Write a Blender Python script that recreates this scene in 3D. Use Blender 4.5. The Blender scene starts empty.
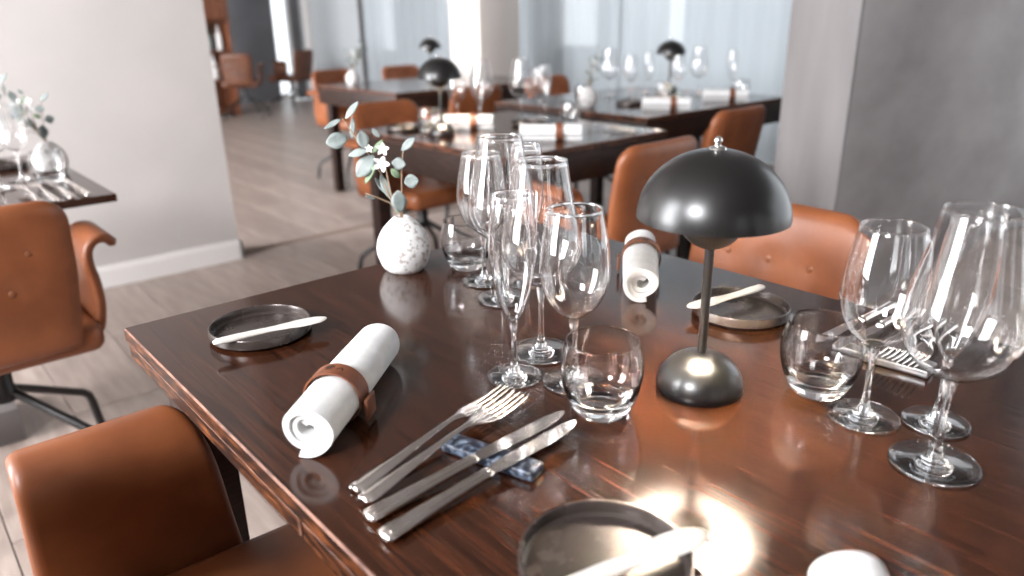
import bpy, bmesh, math, random
from mathutils import Vector, Matrix
random.seed(7)
PI = math.pi
S = bpy.context.scene
COL = S.collection

# ------------------------------------------------------------------ camera
CAM_H, FPX = 1.15, 741.0
PITCH, ROLL, YAW = math.radians(20.05), math.radians(-0.98), math.radians(40.9)
fwd = Vector((math.sin(YAW), math.cos(YAW), 0)); rgt = Vector((math.cos(YAW), -math.sin(YAW), 0)); zz = Vector((0, 0, 1))
F = fwd*math.cos(PITCH) - zz*math.sin(PITCH)
dn = -fwd*math.sin(PITCH) - zz*math.cos(PITCH)
Rv = rgt*math.cos(ROLL) - dn*math.sin(ROLL)
Dv = rgt*math.sin(ROLL) + dn*math.cos(ROLL)
cam = bpy.data.cameras.new('camera'); cam_o = bpy.data.objects.new('camera', cam); COL.objects.link(cam_o)
M = Matrix((Rv, -Dv, -F)).transposed().to_4x4(); M.translation = Vector((0, 0, CAM_H)); cam_o.matrix_world = M
cam.sensor_width = 36; cam.lens = FPX/1024*36; cam.clip_start = 0.02
cam.dof.use_dof = True; cam.dof.focus_distance = 0.95; cam.dof.aperture_fstop = 2.9
S.camera = cam_o

# ------------------------------------------------------------------ world, lights, exposure
w = bpy.data.worlds.new('sky'); S.world = w; w.use_nodes = True
bg = w.node_tree.nodes['Background']; bg.inputs[0].default_value = (0.90, 0.95, 1.0, 1); bg.inputs[1].default_value = 1.7
S.view_settings.view_transform = 'Standard'; S.view_settings.look = 'None'
S.view_settings.gamma = 1; S.view_settings.use_curve_mapping = False
S.view_settings.exposure = 0.43
S.cycles.max_bounces = 18; S.cycles.transmission_bounces = 16; S.cycles.glossy_bounces = 6; S.cycles.diffuse_bounces = 4
S.cycles.transparent_max_bounces = 16; S.cycles.sample_clamp_indirect = 60

def area(name, loc, rot, sx, sy, power, color):
    l = bpy.data.lights.new(name, 'AREA'); l.shape = 'RECTANGLE'; l.size = sx; l.size_y = sy; l.energy = power; l.color = color
    o = bpy.data.objects.new(name, l); COL.objects.link(o); o.location = loc; o.rotation_euler = rot; return o
# daylight standing in the tall facade windows (wall at X = -2.4)
DAY = (0.96, 0.97, 1.0)
FWIN = ((0.05, .95, 2.05, 3.00, 290), (2.55, 1.70, .55, 3.05, 300), (5.4, 1.9, .55, 3.05, 640), (8.6, 1.6, .55, 3.05, 200))   # y, width, sill, head, power
for yy, ww, za, zb, pw in FWIN:
    area('window_daylight', (-2.52, yy, (za+zb)/2), (0, -PI/2, 0), zb-za, ww, pw, DAY)
RWIN = ((-1.35, .50, .55, 2.75, 150), (-.45, .50, .55, 2.75, 150), (1.9, .50, .55, 2.75, 150))   # tall narrow panes in the rear wall: x, width, sill, head, power
for xx, ww, za, zb, pw in RWIN:
    area('window_daylight', (xx, -5.62, (za+zb)/2), (PI/2, 0, PI), ww, zb-za, pw, DAY)

# ------------------------------------------------------------------ mesh helpers
def link(name, me, mats, parent=None, smooth=40):
    o = bpy.data.objects.new(name, me); COL.objects.link(o)
    for m in (mats if isinstance(mats, (list, tuple)) else [mats]): me.materials.append(m)
    if smooth:
        me.shade_smooth()
        if smooth < 180: me.set_sharp_from_angle(angle=math.radians(smooth))
    if parent is not None: o.parent = parent
    return o
def bm_obj(name, bm, mats, parent=None, smooth=40, recalc=True):
    if recalc: bmesh.ops.recalc_face_normals(bm, faces=bm.faces)
    me = bpy.data.meshes.new(name); bm.to_mesh(me); bm.free()
    return link(name, me, mats, parent, smooth)
def tag(o, label, cat, group=None):
    o['label'] = label; o['category'] = cat
    if group: o['group'] = group
    return o
def thing(name, label, cat, loc=(0, 0, 0), rz=0, group=None):
    o = bpy.data.objects.new(name, None); COL.objects.link(o); o.empty_display_size = .05
    o.location = loc; o.rotation_euler = (0, 0, rz)
    return tag(o, label, cat, group)
def dup(root, loc, rz, label, group=None):
    r = root.copy(); COL.objects.link(r); r.location = loc; r.rotation_euler = (0, 0, rz); r['label'] = label
    if group: r['group'] = group
    elif 'group' in r: del r['group']
    for ch in list(root.children):
        c = ch.copy(); COL.objects.link(c); c.parent = r
        for g in list(ch.children):
            d = g.copy(); COL.objects.link(d); d.parent = c
    return r
def box_bm(x0, x1, y0, y1, z0, z1, bev=0, seg=2, bm=None):
    own = bm is None
    b = bmesh.new()
    bmesh.ops.create_cube(b, size=1)
    for v in b.verts:
        v.co = Vector((x0+(v.co.x+.5)*(x1-x0), y0+(v.co.y+.5)*(y1-y0), z0+(v.co.z+.5)*(z1-z0)))
    if bev: bmesh.ops.bevel(b, geom=b.edges[:], offset=bev, segments=seg, affect='EDGES', profile=.5)
    if own: return b
    me = bpy.data.meshes.new('t'); b.to_mesh(me); b.free(); bm.from_mesh(me); bpy.data.meshes.remove(me); return bm
def box(name, dims, mats, parent=None, bev=0, seg=2, smooth=40):
    return bm_obj(name, box_bm(*dims, bev=bev, seg=seg), mats, parent, smooth)
def struct(o): o['kind'] = 'structure'; return o
def lathe_bm(prof, seg=40, bm=None, closed=False):
    """prof: list of (r, z); r==0 ends are poles"""
    bm = bm or bmesh.new(); rings = []
    for r, z in prof:
        if r < 1e-6: rings.append([bm.verts.new((0, 0, z))])
        else: rings.append([bm.verts.new((r*math.cos(2*PI*i/seg), r*math.sin(2*PI*i/seg), z)) for i in range(seg)])
    pairs = list(zip(rings, rings[1:]))
    if closed: pairs.append((rings[-1], rings[0]))
    for a, b in pairs:
        if len(a) == 1 and len(b) == 1: continue
        for i in range(seg):
            j = (i+1) % seg
            if len(a) == 1: bm.faces.new((a[0], b[j], b[i]))
            elif len(b) == 1: bm.faces.new((a[i], a[j], b[0]))
            else: bm.faces.new((a[i], a[j], b[j], b[i]))
    return bm
def smooth_prof(pts, n=6):
    """Catmull-Rom through (r,z) points"""
    out = []
    P = [pts[0]]+list(pts)+[pts[-1]]
    for i in range(1, len(P)-2):
        p0, p1, p2, p3 = P[i-1:i+3]
        for k in range(n):
            t = k/n
            out.append(tuple(.5*((2*b)+(-a+c)*t+(2*a-5*b+4*c-d)*t*t+(-a+3*b-3*c+d)*t**3) for a, b, c, d in zip(p0, p1, p2, p3)))
    out.append(tuple(pts[-1])); return out
def tube_bm(path, rad, seg=10, bm=None, flat=1.0, upref=Vector((0, 0, 1))):
    bm = bm or bmesh.new(); path = [Vector(p) for p in path]
    rads = rad if isinstance(rad, (list, tuple)) else [rad]*len(path)
    rings = []
    for i, p in enumerate(path):
        t = (path[min(i+1, len(path)-1)]-path[max(i-1, 0)]).normalized()
        u = t.cross(upref)
        if u.length < 1e-3: u = t.cross(Vector((1, 0, 0)))
        u.normalize(); v = u.cross(t).normalized()
        rings.append([bm.verts.new(p+u*rads[i]*math.cos(2*PI*k/seg)+v*rads[i]*flat*math.sin(2*PI*k/seg)) for k in range(seg)])
    for a, b in zip(rings, rings[1:]):
        for i in range(seg): bm.faces.new((a[i], a[(i+1) % seg], b[(i+1) % seg], b[i]))
    bm.faces.new(rings[0][::-1]); bm.faces.new(rings[-1]); return bm
def loft_bm(secs, bm=None, cap=True):
    """secs: list of equally long closed loops of points"""
    bm = bm or bmesh.new(); R = [[bm.verts.new(p) for p in s] for s in secs]; n = len(R[0])
    for a, b in zip(R, R[1:]):
        for i in range(n): bm.faces.new((a[i], a[(i+1) % n], b[(i+1) % n], b[i]))
    if cap: bm.faces.new(R[0][::-1]); bm.faces.new(R[-1])
    return bm

# ------------------------------------------------------------------ materials
def mat(name, base=(.5, .5, .5), rough=.5, metal=0, spec=.5, **kw):
    m = bpy.data.materials.new(name); m.use_nodes = True
    b = m.node_tree.nodes['Principled BSDF']
    b.inputs['Base Color'].default_value = (*base, 1); b.inputs['Roughness'].default_value = rough
    b.inputs['Metallic'].default_value = metal; b.inputs['Specular IOR Level'].default_value = spec
    for k, v in kw.items(): b.inputs[k.replace('_', ' ')].default_value = v
    return m
def nd(m, t, **kw):
    n = m.node_tree.nodes.new(t)
    for k, v in kw.items(): setattr(n, k, v)
    return n
def lk(m, a, b): m.node_tree.links.new(a, b)
def bsdf(m): return m.node_tree.nodes['Principled BSDF']
def noise_color(m, c1, c2, scale=(1, 1, 1), nscale=5, detail=6, lo=.35, hi=.65, coord='Object', bump=0, rough=None, bdist=.002):
    tc = nd(m, 'ShaderNodeTexCoord'); mp = nd(m, 'ShaderNodeMapping'); mp.inputs['Scale'].default_value = scale
    nz = nd(m, 'ShaderNodeTexNoise'); nz.inputs['Scale'].default_value = nscale; nz.inputs['Detail'].default_value = detail
    rp = nd(m, 'ShaderNodeValToRGB'); rp.color_ramp.elements[0].position = lo; rp.color_ramp.elements[1].position = hi
    rp.color_ramp.elements[0].color = (*c1, 1); rp.color_ramp.elements[1].color = (*c2, 1)
    lk(m, tc.outputs[coord], mp.inputs[0]); lk(m, mp.outputs[0], nz.inputs[0]); lk(m, nz.outputs['Fac'], rp.inputs[0])
    lk(m, rp.outputs[0], bsdf(m).inputs['Base Color'])
    if bump:
        bp = nd(m, 'ShaderNodeBump'); bp.inputs['Strength'].default_value = bump; bp.inputs['Distance'].default_value = bdist
        lk(m, nz.outputs['Fac'], bp.inputs['Height']); lk(m, bp.outputs[0], bsdf(m).inputs['Normal'])
    if rough:
        mr = nd(m, 'ShaderNodeMapRange'); mr.inputs[3].default_value = rough[0]; mr.inputs[4].default_value = rough[1]
        lk(m, nz.outputs['Fac'], mr.inputs[0]); lk(m, mr.outputs[0], bsdf(m).inputs['Roughness'])
    return m
def rnd_tint(m, amt=.25):
    """vary the value from object to object"""
    b = bsdf(m); src = b.inputs['Base Color'].links[0].from_socket
    oi = nd(m, 'ShaderNodeObjectInfo'); hs = nd(m, 'ShaderNodeHueSaturation'); mr = nd(m, 'ShaderNodeMapRange')
    mr.inputs[3].default_value = 1-amt; mr.inputs[4].default_value = 1+amt
    lk(m, oi.outputs['Random'], mr.inputs[0]); lk(m, mr.outputs[0], hs.inputs['Value']); lk(m, src, hs.inputs['Color']); lk(m, hs.outputs[0], b.inputs['Base Color'])

m_top = noise_color(mat('dark_stained_oak', rough=.2, spec=.44), (.013, .0044, .0024), (.056, .0170, .0068), (120, 2.4, 120), 3.0, 9, .34, .71, bump=.03, rough=(.09, .19), bdist=.0004)
m_edge = noise_color(mat('worn_oak_edge', rough=.4, spec=.3), (.016, .006, .0035), (.27, .085, .028), (22, 9, 60), 3.0, 7, .48, .82, bump=.3, bdist=.001)
m_lip = noise_color(mat('rubbed_highlight_arris', rough=.5, spec=.25), (.09, .04, .027), (.28, .14, .095), (8, 8, 8), 4, 5)  # rubbed bevel, with the edge highlight painted in as a paler colour
m_black = mat('black_powder_steel', (.012, .010, .010), .42)
m_darkwood = noise_color(mat('dark_oak_frame', rough=.5, spec=.25), (.011, .005, .0035), (.026, .011, .007), (6, 6, 40), 3)
m_leather = noise_color(mat('cognac_leather', rough=.42, spec=.45), (.180, .053, .0175), (.255, .080, .028), (1, 1, 1), 9, 6, bump=.12, rough=(.34, .5), bdist=.0012)
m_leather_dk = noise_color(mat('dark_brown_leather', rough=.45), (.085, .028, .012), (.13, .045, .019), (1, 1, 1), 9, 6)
m_button = mat('leather_button', (.20, .062, .021), .35)
m_glass = bpy.data.materials.new('clear_glass'); m_glass.use_nodes = True
_b = m_glass.node_tree.nodes['Principled BSDF']; _b.inputs['Transmission Weight'].default_value = 1; _b.inputs['Roughness'].default_value = 0; _b.inputs['IOR'].default_value = 1.58; _b.inputs['Base Color'].default_value = (1, 1, 1, 1)
m_lamp = mat('satin_black_lamp', (.006, .0052, .005), .33, spec=.5, Coat_Weight=.3, Coat_Roughness=.26)
m_lampin = mat('white_lamp_lining', (.9, .88, .84), .5)
m_chrome = mat('polished_chrome', (.85, .84, .82), .12, 1)
m_bulb = mat('lit_bulb', (1, 1, 1), .5)
bsdf(m_bulb).inputs['Emission Color'].default_value = (1, .87, .72, 1); bsdf(m_bulb).inputs['Emission Strength'].default_value = 5000
m_steel = noise_color(mat('cutlery_steel', rough=.2, metal=1), (.66, .60, .56), (.80, .75, .71), (1, 1, 1), 30, 3, rough=(.07, .14))
m_napkin = noise_color(mat('white_linen', rough=.85, spec=.2), (.68, .67, .66), (.76, .755, .745), (1, 1, 1), 40, 4, bump=.1, bdist=.001)
m_band = noise_color(mat('tan_leather_band', rough=.5), (.13, .040, .016), (.20, .064, .026), (1, 1, 1), 60, 5, bump=.15, bdist=.0006)
m_stamp = mat('branded_mark', (.018, .008, .005), .6)
m_plate = noise_color(mat('dark_iron_glaze', rough=.28, metal=.35), (.050, .038, .033), (.062, .048, .042), (1, 1, 1), 25, 6, rough=(.24, .30))
m_bknife = noise_color(mat('pale_bone_knife', rough=.5), (.60, .56, .51), (.70, .66, .61), (1, 1, 1), 30, 4)
m_rest = noise_color(mat('blue_grey_stone', rough=.35), (.010, .014, .026), (.17, .215, .29), (1, 1, 1), 160, 6, .45, .70, bump=.5, bdist=.001)
m_restdk = mat('grey_metal_rest', (.35, .34, .34), .3, .8)
m_vase = noise_color(mat('speckled_plaster', rough=.75, spec=.25), (.40, .35, .325), (.74, .725, .71), (1, 1, 1), 120, 10, .37, .48, bump=.35, bdist=.001)
m_leaf = noise_color(mat('grey_green_leaf', rough=.55), (.13, .16, .152), (.25, .28, .268), (1, 1, 1), 40, 4)
m_leaf2 = noise_color(mat('green_leaf', rough=.5), (.09, .15, .07), (.20, .28, .16), (1, 1, 1), 40, 4)
m_stem = mat('brown_stem', (.30, .20, .13), .6)
m_petal = mat('white_petal', (.88, .87, .85), .6)
m_wall = noise_color(mat('warm_white_paint', rough=.75, spec=.3), (.49, .46, .44), (.525, .49, .47), (1, 1, 1), 3, 4)
m_base = mat('white_gloss_trim', (.78, .75, .73), .4)
m_conc = noise_color(mat('raw_plaster', rough=.72, spec=.3), (.215, .194, .194), (.37, .345, .342), (.45, .45, 1.0), 3.2, 12, .30, .72, bump=.06, bdist=.003)
m_ceil = mat('ceiling_paint', (.20, .19, .185), .8)
m_rear = mat('dark_rear_wall', (.16, .145, .135), .7)
m_plank = noise_color(mat('greyed_oak_plank', rough=.38, spec=.45), (.235, .180, .153), (.37, .30, .262), (9, 1.3, 9), 3.0, 7, .3, .7, bump=.08, rough=(.3, .48), bdist=.0006)
rnd_tint(m_plank, .14)
m_joint = mat('floor_joint', (.10, .075, .062), .7)
m_strip = mat('threshold_strip', (.20, .14, .11), .5)
m_grey = noise_color(mat('grey_blue_wall', rough=.7), (.15, .15, .16), (.20, .20, .215), (1, 1, 1), 2)
m_curtw = mat('pale_grey_curtain_wall', (.45, .475, .49), .7)
m_frame = mat('dark_window_frame', (.05, .045, .045), .45)
m_wood = noise_color(mat('red_brown_wood', rough=.4), (.12, .042, .020), (.22, .08, .04), (5, 5, 1), 6)
m_bottle = mat('dark_bottle_glass', (.02, .03, .02), .1)
m_paper = mat('white_ceramic', (.8, .79, .77), .4)
m_sheer = bpy.data.materials.new('sheer_voile'); m_sheer.use_nodes = True
def _sheer():
    m = m_sheer; nt = m.node_tree; nt.nodes.remove(nt.nodes['Principled BSDF']); out = nt.nodes['Material Output']
    d = nd(m, 'ShaderNodeBsdfDiffuse'); d.inputs[0].default_value = (.45, .49, .515, 1)
    t = nd(m, 'ShaderNodeBsdfTranslucent'); t.inputs[0].default_value = (.64, .67, .69, 1)
    p = nd(m, 'ShaderNodeBsdfTransparent')
    a = nd(m, 'ShaderNodeMixShader'); a.inputs[0].default_value = .45; lk(m, d.outputs[0], a.inputs[1]); lk(m, t.outputs[0], a.inputs[2])
    c = nd(m, 'ShaderNodeMixShader'); c.inputs[0].default_value = .16; lk(m, a.outputs[0], c.inputs[1]); lk(m, p.outputs[0], c.inputs[2])
    lk(m, c.outputs[0], out.inputs[0])
_sheer()

# ------------------------------------------------------------------ the room
X0, X1, Y0, Y1, ZC = -2.4, 5.5, -5.5, 11.2, 3.3
fl = struct(box('floor', (X0-.2, X1+.2, Y0, Y1, -.12, -.008), m_joint, smooth=0))
# planks run along Y; one shared mesh
PW, PL = .26, 1.25
pb = box_bm(-PW/2+.0015, PW/2-.0015, -PL/2+.0015, PL/2-.0015, -.014, 0, bev=.0015, seg=1)
bmesh.ops.recalc_face_normals(pb, faces=pb.faces)
pme = bpy.data.meshes.new('plank'); pb.to_mesh(pme); pb.free(); pme.materials.append(m_plank)
cosY, sinY = math.cos(YAW), math.sin(YAW)
far_bm = bmesh.new(); nplank = 0
ix = 0
x = .305+PW/2-PW*11
while x < X1+.1:
    y = Y0 + ((ix*0.47+.2) % 1)*PL - PL/2
    while y < Y1+.5:
        xc = x*cosY-y*sinY; yc = x*sinY+y*cosY
        vis = yc > .5 and abs(xc) < .75*yc+.5 and y < 8.2 and not (x < 1.2 and y > 4.4) and not (y < .9 and x > 1.0) and y > -.5
        if vis:
            o = bpy.data.objects.new('plank', pme); COL.objects.link(o); o.location = (x, y, 0); o.parent = fl; nplank += 1
        else:
            yb0, yb1 = max(y-PL/2, Y0)+.0015, min(y+PL/2, Y1)-.0015
            if yb1 > yb0+.05: box_bm(x-PW/2+.0015, x+PW/2-.0015, yb0, yb1, -.014, 0, bm=far_bm)
        y += PL
    x += PW; ix += 1
fo = bm_obj('planks', far_bm, m_plank, fl, 0); fo['kind'] = 'stuff'
struct(box('ceiling', (X0-.2, X1+.2, Y0, Y1, ZC, ZC+.1), m_ceil, smooth=0))
WE = 1.345
struct(box('wall_left', (X0, WE, 3.70, 3.90, 0, ZC), m_wall, smooth=0))
bb = box_bm(X0, WE+.015, 3.683, 3.70, 0, .085)
box_bm(X0, WE+.009, 3.689, 3.70, .085, .10, bm=bb)
box_bm(WE, WE+.017, 3.683, 3.91, 0, .085, bm=bb); box_bm(WE, WE+.010, 3.689, 3.905, .085, .10, bm=bb)
struct(bm_obj('baseboard_left', bb, m_base, smooth=0))
struct(box('trim_1', (WE+.02, 5.3, 3.775, 3.815, 0, .004), m_strip, smooth=0))
struct(box('wall_right', (2.60, X1, 1.20, 1.452, 0, ZC), m_conc, bev=.006))
m_board = noise_color(mat('bleached_board', rough=.6), (.15, .137, .135), (.205, .19, .188), (5, 5, .8), 2.2, 8, .3, .7)
struct(box('trim_4', (2.582, 2.60, 1.20, 1.452, 0, ZC), m_board, bev=.003))
rb = bmesh.new(); cur = X0-.2
for xx, ww, za, zb, pw in RWIN:
    box_bm(cur, xx-ww/2, Y0-.2, Y0, 0, ZC, bm=rb); box_bm(xx-ww/2, xx+ww/2, Y0-.2, Y0, 0, za, bm=rb); box_bm(xx-ww/2, xx+ww/2, Y0-.2, Y0, zb, ZC, bm=rb); cur = xx+ww/2
box_bm(cur, X1+.2, Y0-.2, Y0, 0, ZC, bm=rb)
struct(bm_obj('wall_rear', rb, m_rear, smooth=0))
# facade wall with tall windows (behind and left of the camera)
def wall_with_openings(name, x, thick, ya, yb, ops, m, sill=None):
    """wall in the plane X = x, openings (y0, y1, z0, z1)"""
    bm = bmesh.new(); cur = ya
    for (a, b, z0, z1) in sorted(ops):
        if a > cur: box_bm(x, x+thick, cur, a, 0, ZC, bm=bm)
        if z0 > 0: box_bm(x, x+thick, a, b, 0, z0, bm=bm)
        if z1 < ZC: box_bm(x, x+thick, a, b, z1, ZC, bm=bm)
        cur = b
    if cur < yb: box_bm(x, x+thick, cur, yb, 0, ZC, bm=bm)
    return struct(bm_obj(name, bm, m, smooth=0))
fops = [(yy-ww/2, yy+ww/2, za, zb) for yy, ww, za, zb, pw in FWIN]
wall_with_openings('wall_front', X0-.2, .2, Y0, Y1, fops, m_wall)
wn = 0
for a, b, z0, z1 in fops:
    wn += 1
    e = bpy.data.objects.new('window_%d' % wn, None); COL.objects.link(e); e.location = (X0-.06, (a+b)/2, z0); struct(e)
    hw = (b-a)/2; h = z1-z0
    fb = bmesh.new()
    for dims in ((-.03, .03, -hw, -hw+.05, 0, h), (-.03, .03, hw-.05, hw, 0, h), (-.03, .03, -hw, hw, 0, .05), (-.03, .03, -hw, hw, h-.05, h), (-.02, .02, -.02, .02, 0, h), (-.02, .02, -hw, hw, h*.66-.02, h*.66+.02)):
        box_bm(*dims, bm=fb)
    bm_obj('window_frame', fb, m_frame, e, 0)
# far wall with narrow windows behind sheer curtains
far_ops = [(8.55, 9.15, .75, 2.7), (5.06, 5.68, .85, 2.7), (4.06, 4.36, .85, 2.7), (6.9, 7.35, .95, 2.7), (2.75, 3.0, .85, 2.7)]
wall_with_openings('wall_far', X1, .2, 1.0, Y1, far_ops, m_curtw)
for a, b, z0, z1 in far_ops:
    wn += 1
    e = bpy.data.objects.new('window_%d' % wn, None); COL.objects.link(e); e.location = (X1+.1, (a+b)/2, z0); struct(e)
    hw = (b-a)/2; h = z1-z0; fb = bmesh.new()
    for dims in ((-.03, .03, -hw, -hw+.03, 0, h), (-.03, .03, hw-.03, hw, 0, h), (-.03, .03, -hw, hw, 0, .03), (-.03, .03, -hw, hw, h-.03, h)):
        box_bm(*dims, bm=fb)
    bm_obj('window_frame', fb, m_base, e, 0)
    box('pane', (-.004, .004, -hw+.03, hw-.03, .03, h-.03), m_glass, e, smooth=0)
# back wall with a bright glazed door
bw = bmesh.new(); DX0, DX1 = 5.06, 5.36
box_bm(X0, DX0, Y1, Y1+.2, 0, ZC, bm=bw); box_bm(DX1, X1+.2, Y1, Y1+.2, 0, ZC, bm=bw); box_bm(DX0, DX1, Y1, Y1+.2, 2.4, ZC, bm=bw)
struct(bm_obj('wall_back', bw, m_grey, smooth=0))
d = bpy.data.objects.new('door_1', None); COL.objects.link(d); d.location = ((DX0+DX1)/2, Y1+.06, 0); struct(d)
fb = bmesh.new(); hw = (DX1-DX0)/2
for dims in ((-hw, -hw+.03, -.02, .02, 0, 2.4), (hw-.03, hw, -.02, .02, 0, 2.4), (-hw, hw, -.02, .02, 0, .08), (-hw, hw, -.02, .02, 2.34, 2.4)): box_bm(*dims, bm=fb)
bm_obj('door_frame', fb, m_base, d, 0)
box('pane', (-hw+.03, hw-.03, -.004, .004, .08, 2.34), m_glass, d, smooth=0)
struct(box('trim_2', (X1-.06, X1, 10.85, 10.98, 0, ZC), m_base, smooth=0))
struct(box('trim_3', (X1-.07, X1-.01, 9.22, 9.32, 0, ZC), m_frame, smooth=0))
struct(box('wall_pillar', (4.30, 4.77, 5.34, 5.77, 0, ZC), mat('warm_pillar_paint', (.74, .665, .615), .6), bev=.004))
def curtain(label, ya, yb, x=5.36):
    bm = bmesh.new(); n = int((yb-ya)/.022); rows = []
    for z in (.04, 1.4, 2.85):
        r = []
        for i in range(n+1):
            y = ya+(yb-ya)*i/n
            r.append(bm.verts.new((x+.016*math.sin(i*.62+ya*5)+.010*math.sin(i*.23+z), y, z)))
        rows.append(r)
    for a, b in zip(rows, rows[1:]):
        for i in range(n): bm.faces.new((a[i], a[i+1], b[i+1], b[i]))
    o = bm_obj('sheer_curtain', bm, m_sheer, None, 180); tag(o, label, 'curtain', 'sheer curtains along the far wall')
    box('curtain_rail', (x-.02, x+.02, ya, yb, 2.85, 2.88), m_base, o, smooth=0)
curtain('pale blue-grey sheer curtain right of the white pillar, beside the plaster wall', 2.2, 4.62)
curtain('pale blue-grey sheer curtain directly right of the white pillar', 4.66, 6.3)
curtain('pale sheer curtain left of the white pillar, beside the dark window post', 6.9, 9.1)

# ------------------------------------------------------------------ tables
TZ = .74
def edged_slab(name, x0, x1, y0, y1, z0, z1, parent, bev=.002):
    bm = box_bm(x0, x1, y0, y1, z0, z1)
    top = [f for f in bm.faces if abs(f.normal.z) > .9]
    side = [f for f in bm.faces if abs(f.normal.z) < .1]
    for f in side: f.material_index = 1
    r = bmesh.ops.bevel(bm, geom=bm.edges[:], offset=bev, segments=1, affect='EDGES', material=2)
    return bm_obj(name, bm, [m_top, m_edge, m_lip], parent, 0)
m_ped = mat('grey_pedestal_paint', (.16, .145, .14), .5)
def pedestal_table(x0, x1, y0, y1, label):
    cx, cy = (x0+x1)/2, (y0+y1)/2; a, b = (x1-x0)/2, (y1-y0)/2
    t = thing('dining_table', label, 'table', (cx, cy, 0))
    bm = box_bm(-a, a, -b, b, TZ-.020, TZ, bev=.0015, seg=1)
    bm_obj('tabletop', bm, m_top, t, 0)
    box('spider_plate', (-.22, .22, -.22, .22, TZ-.032, TZ-.0201), m_black, t, .002)
    box('column', (-.045, .045, -.045, .045, .105, TZ-.032), m_ped, t, .003)
    box('foot_block', (-.14, .14, -.14, .14, 0, .105), m_ped, t, .004)
    return t
def table(x0, x1, y0, y1, label, joint=None, group=None, leg_in=.065, flush=True):
    cx, cy = (x0+x1)/2, (y0+y1)/2
    t = thing('dining_table', label, 'table', (cx, cy, 0), 0, group)
    a, b = (x1-x0)/2, (y1-y0)/2
    edged_slab('tabletop', -a, a, -b, b, TZ-.021, TZ, t)
    if flush:
        for s in (-1, 1):
            box('apron', (s*(a-.014)-.011, s*(a-.014)+.011, -b+.003, b-.003, TZ-.125, TZ-.0212), m_darkwood, t, .001)
            box('apron', (-a+.026, a-.026, s*(b-.014)-.011, s*(b-.014)+.011, TZ-.125, TZ-.0212), m_darkwood, t, .001)
            for q in (-1, 1):
                box('leg', (s*(a-leg_in)-.03, s*(a-leg_in)+.03, q*(b-.06)-.03, q*(b-.06)+.03, 0, TZ-.0215), m_darkwood, t, .003)
        return t
    z0, z1 = TZ-.047, TZ-.0235
    W = .085; ins = .0025
    ys = [(-b+ins, b-ins)] if joint is None else [(-b+ins, joint-cy-.003), (joint-cy+.003, b-ins)]
    for s in (-1, 1):
        for (ya, yb) in (ys if s < 0 else [(-b+ins, b-ins)]):
            xa, xb = (-a+ins, -a+W) if s < 0 else (a-W, a-ins)
            edged_slab('edge_board', xa, xb, ya, yb, z0, z1, t, .0018)
        ya, yb = (-b+ins, -b+W) if s < 0 else (b-W, b-ins)
        edged_slab('edge_board', -a+W+.001, a-W-.001, ya, yb, z0, z1, t, .0018)
    for s in (-1, 1):
        box('apron', (s*(a-.10)-.011, s*(a-.10)+.011, -b+.12, b-.12, TZ-.125, z0+.004), m_darkwood, t, .002)
        box('apron', (-a+.12, a-.12, s*(b-.10)-.011, s*(b-.10)+.011, TZ-.125, z0+.004), m_darkwood, t, .002)
        for q in (-1, 1):
            box('leg', (s*(a-leg_in)-.032, s*(a-leg_in)+.032, q*(b-.065)-.032, q*(b-.065)+.032, 0, z0+.001), m_darkwood, t, .003)
    return t
table(.221, 1.06, -.40, 1.11, 'large glossy dark wood dining table with worn orange edge in the foreground', joint=.565, flush=False)
table(1.50, 2.31, 1.75, 2.67, 'dark wood table for two behind the foreground table, mushroom lamp on it', leg_in=.056)
table(2.54, 3.70, 2.04, 3.05, 'dark wood table before the pale curtains, beside the grey plaster wall', leg_in=.42)
table(2.45, 3.75, 3.85, 4.83, 'dark wood table farthest back, near the white pillar')
pedestal_table(-.42, .466, 2.09, 2.98, 'dark wood table against the white wall at the left edge')

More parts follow.
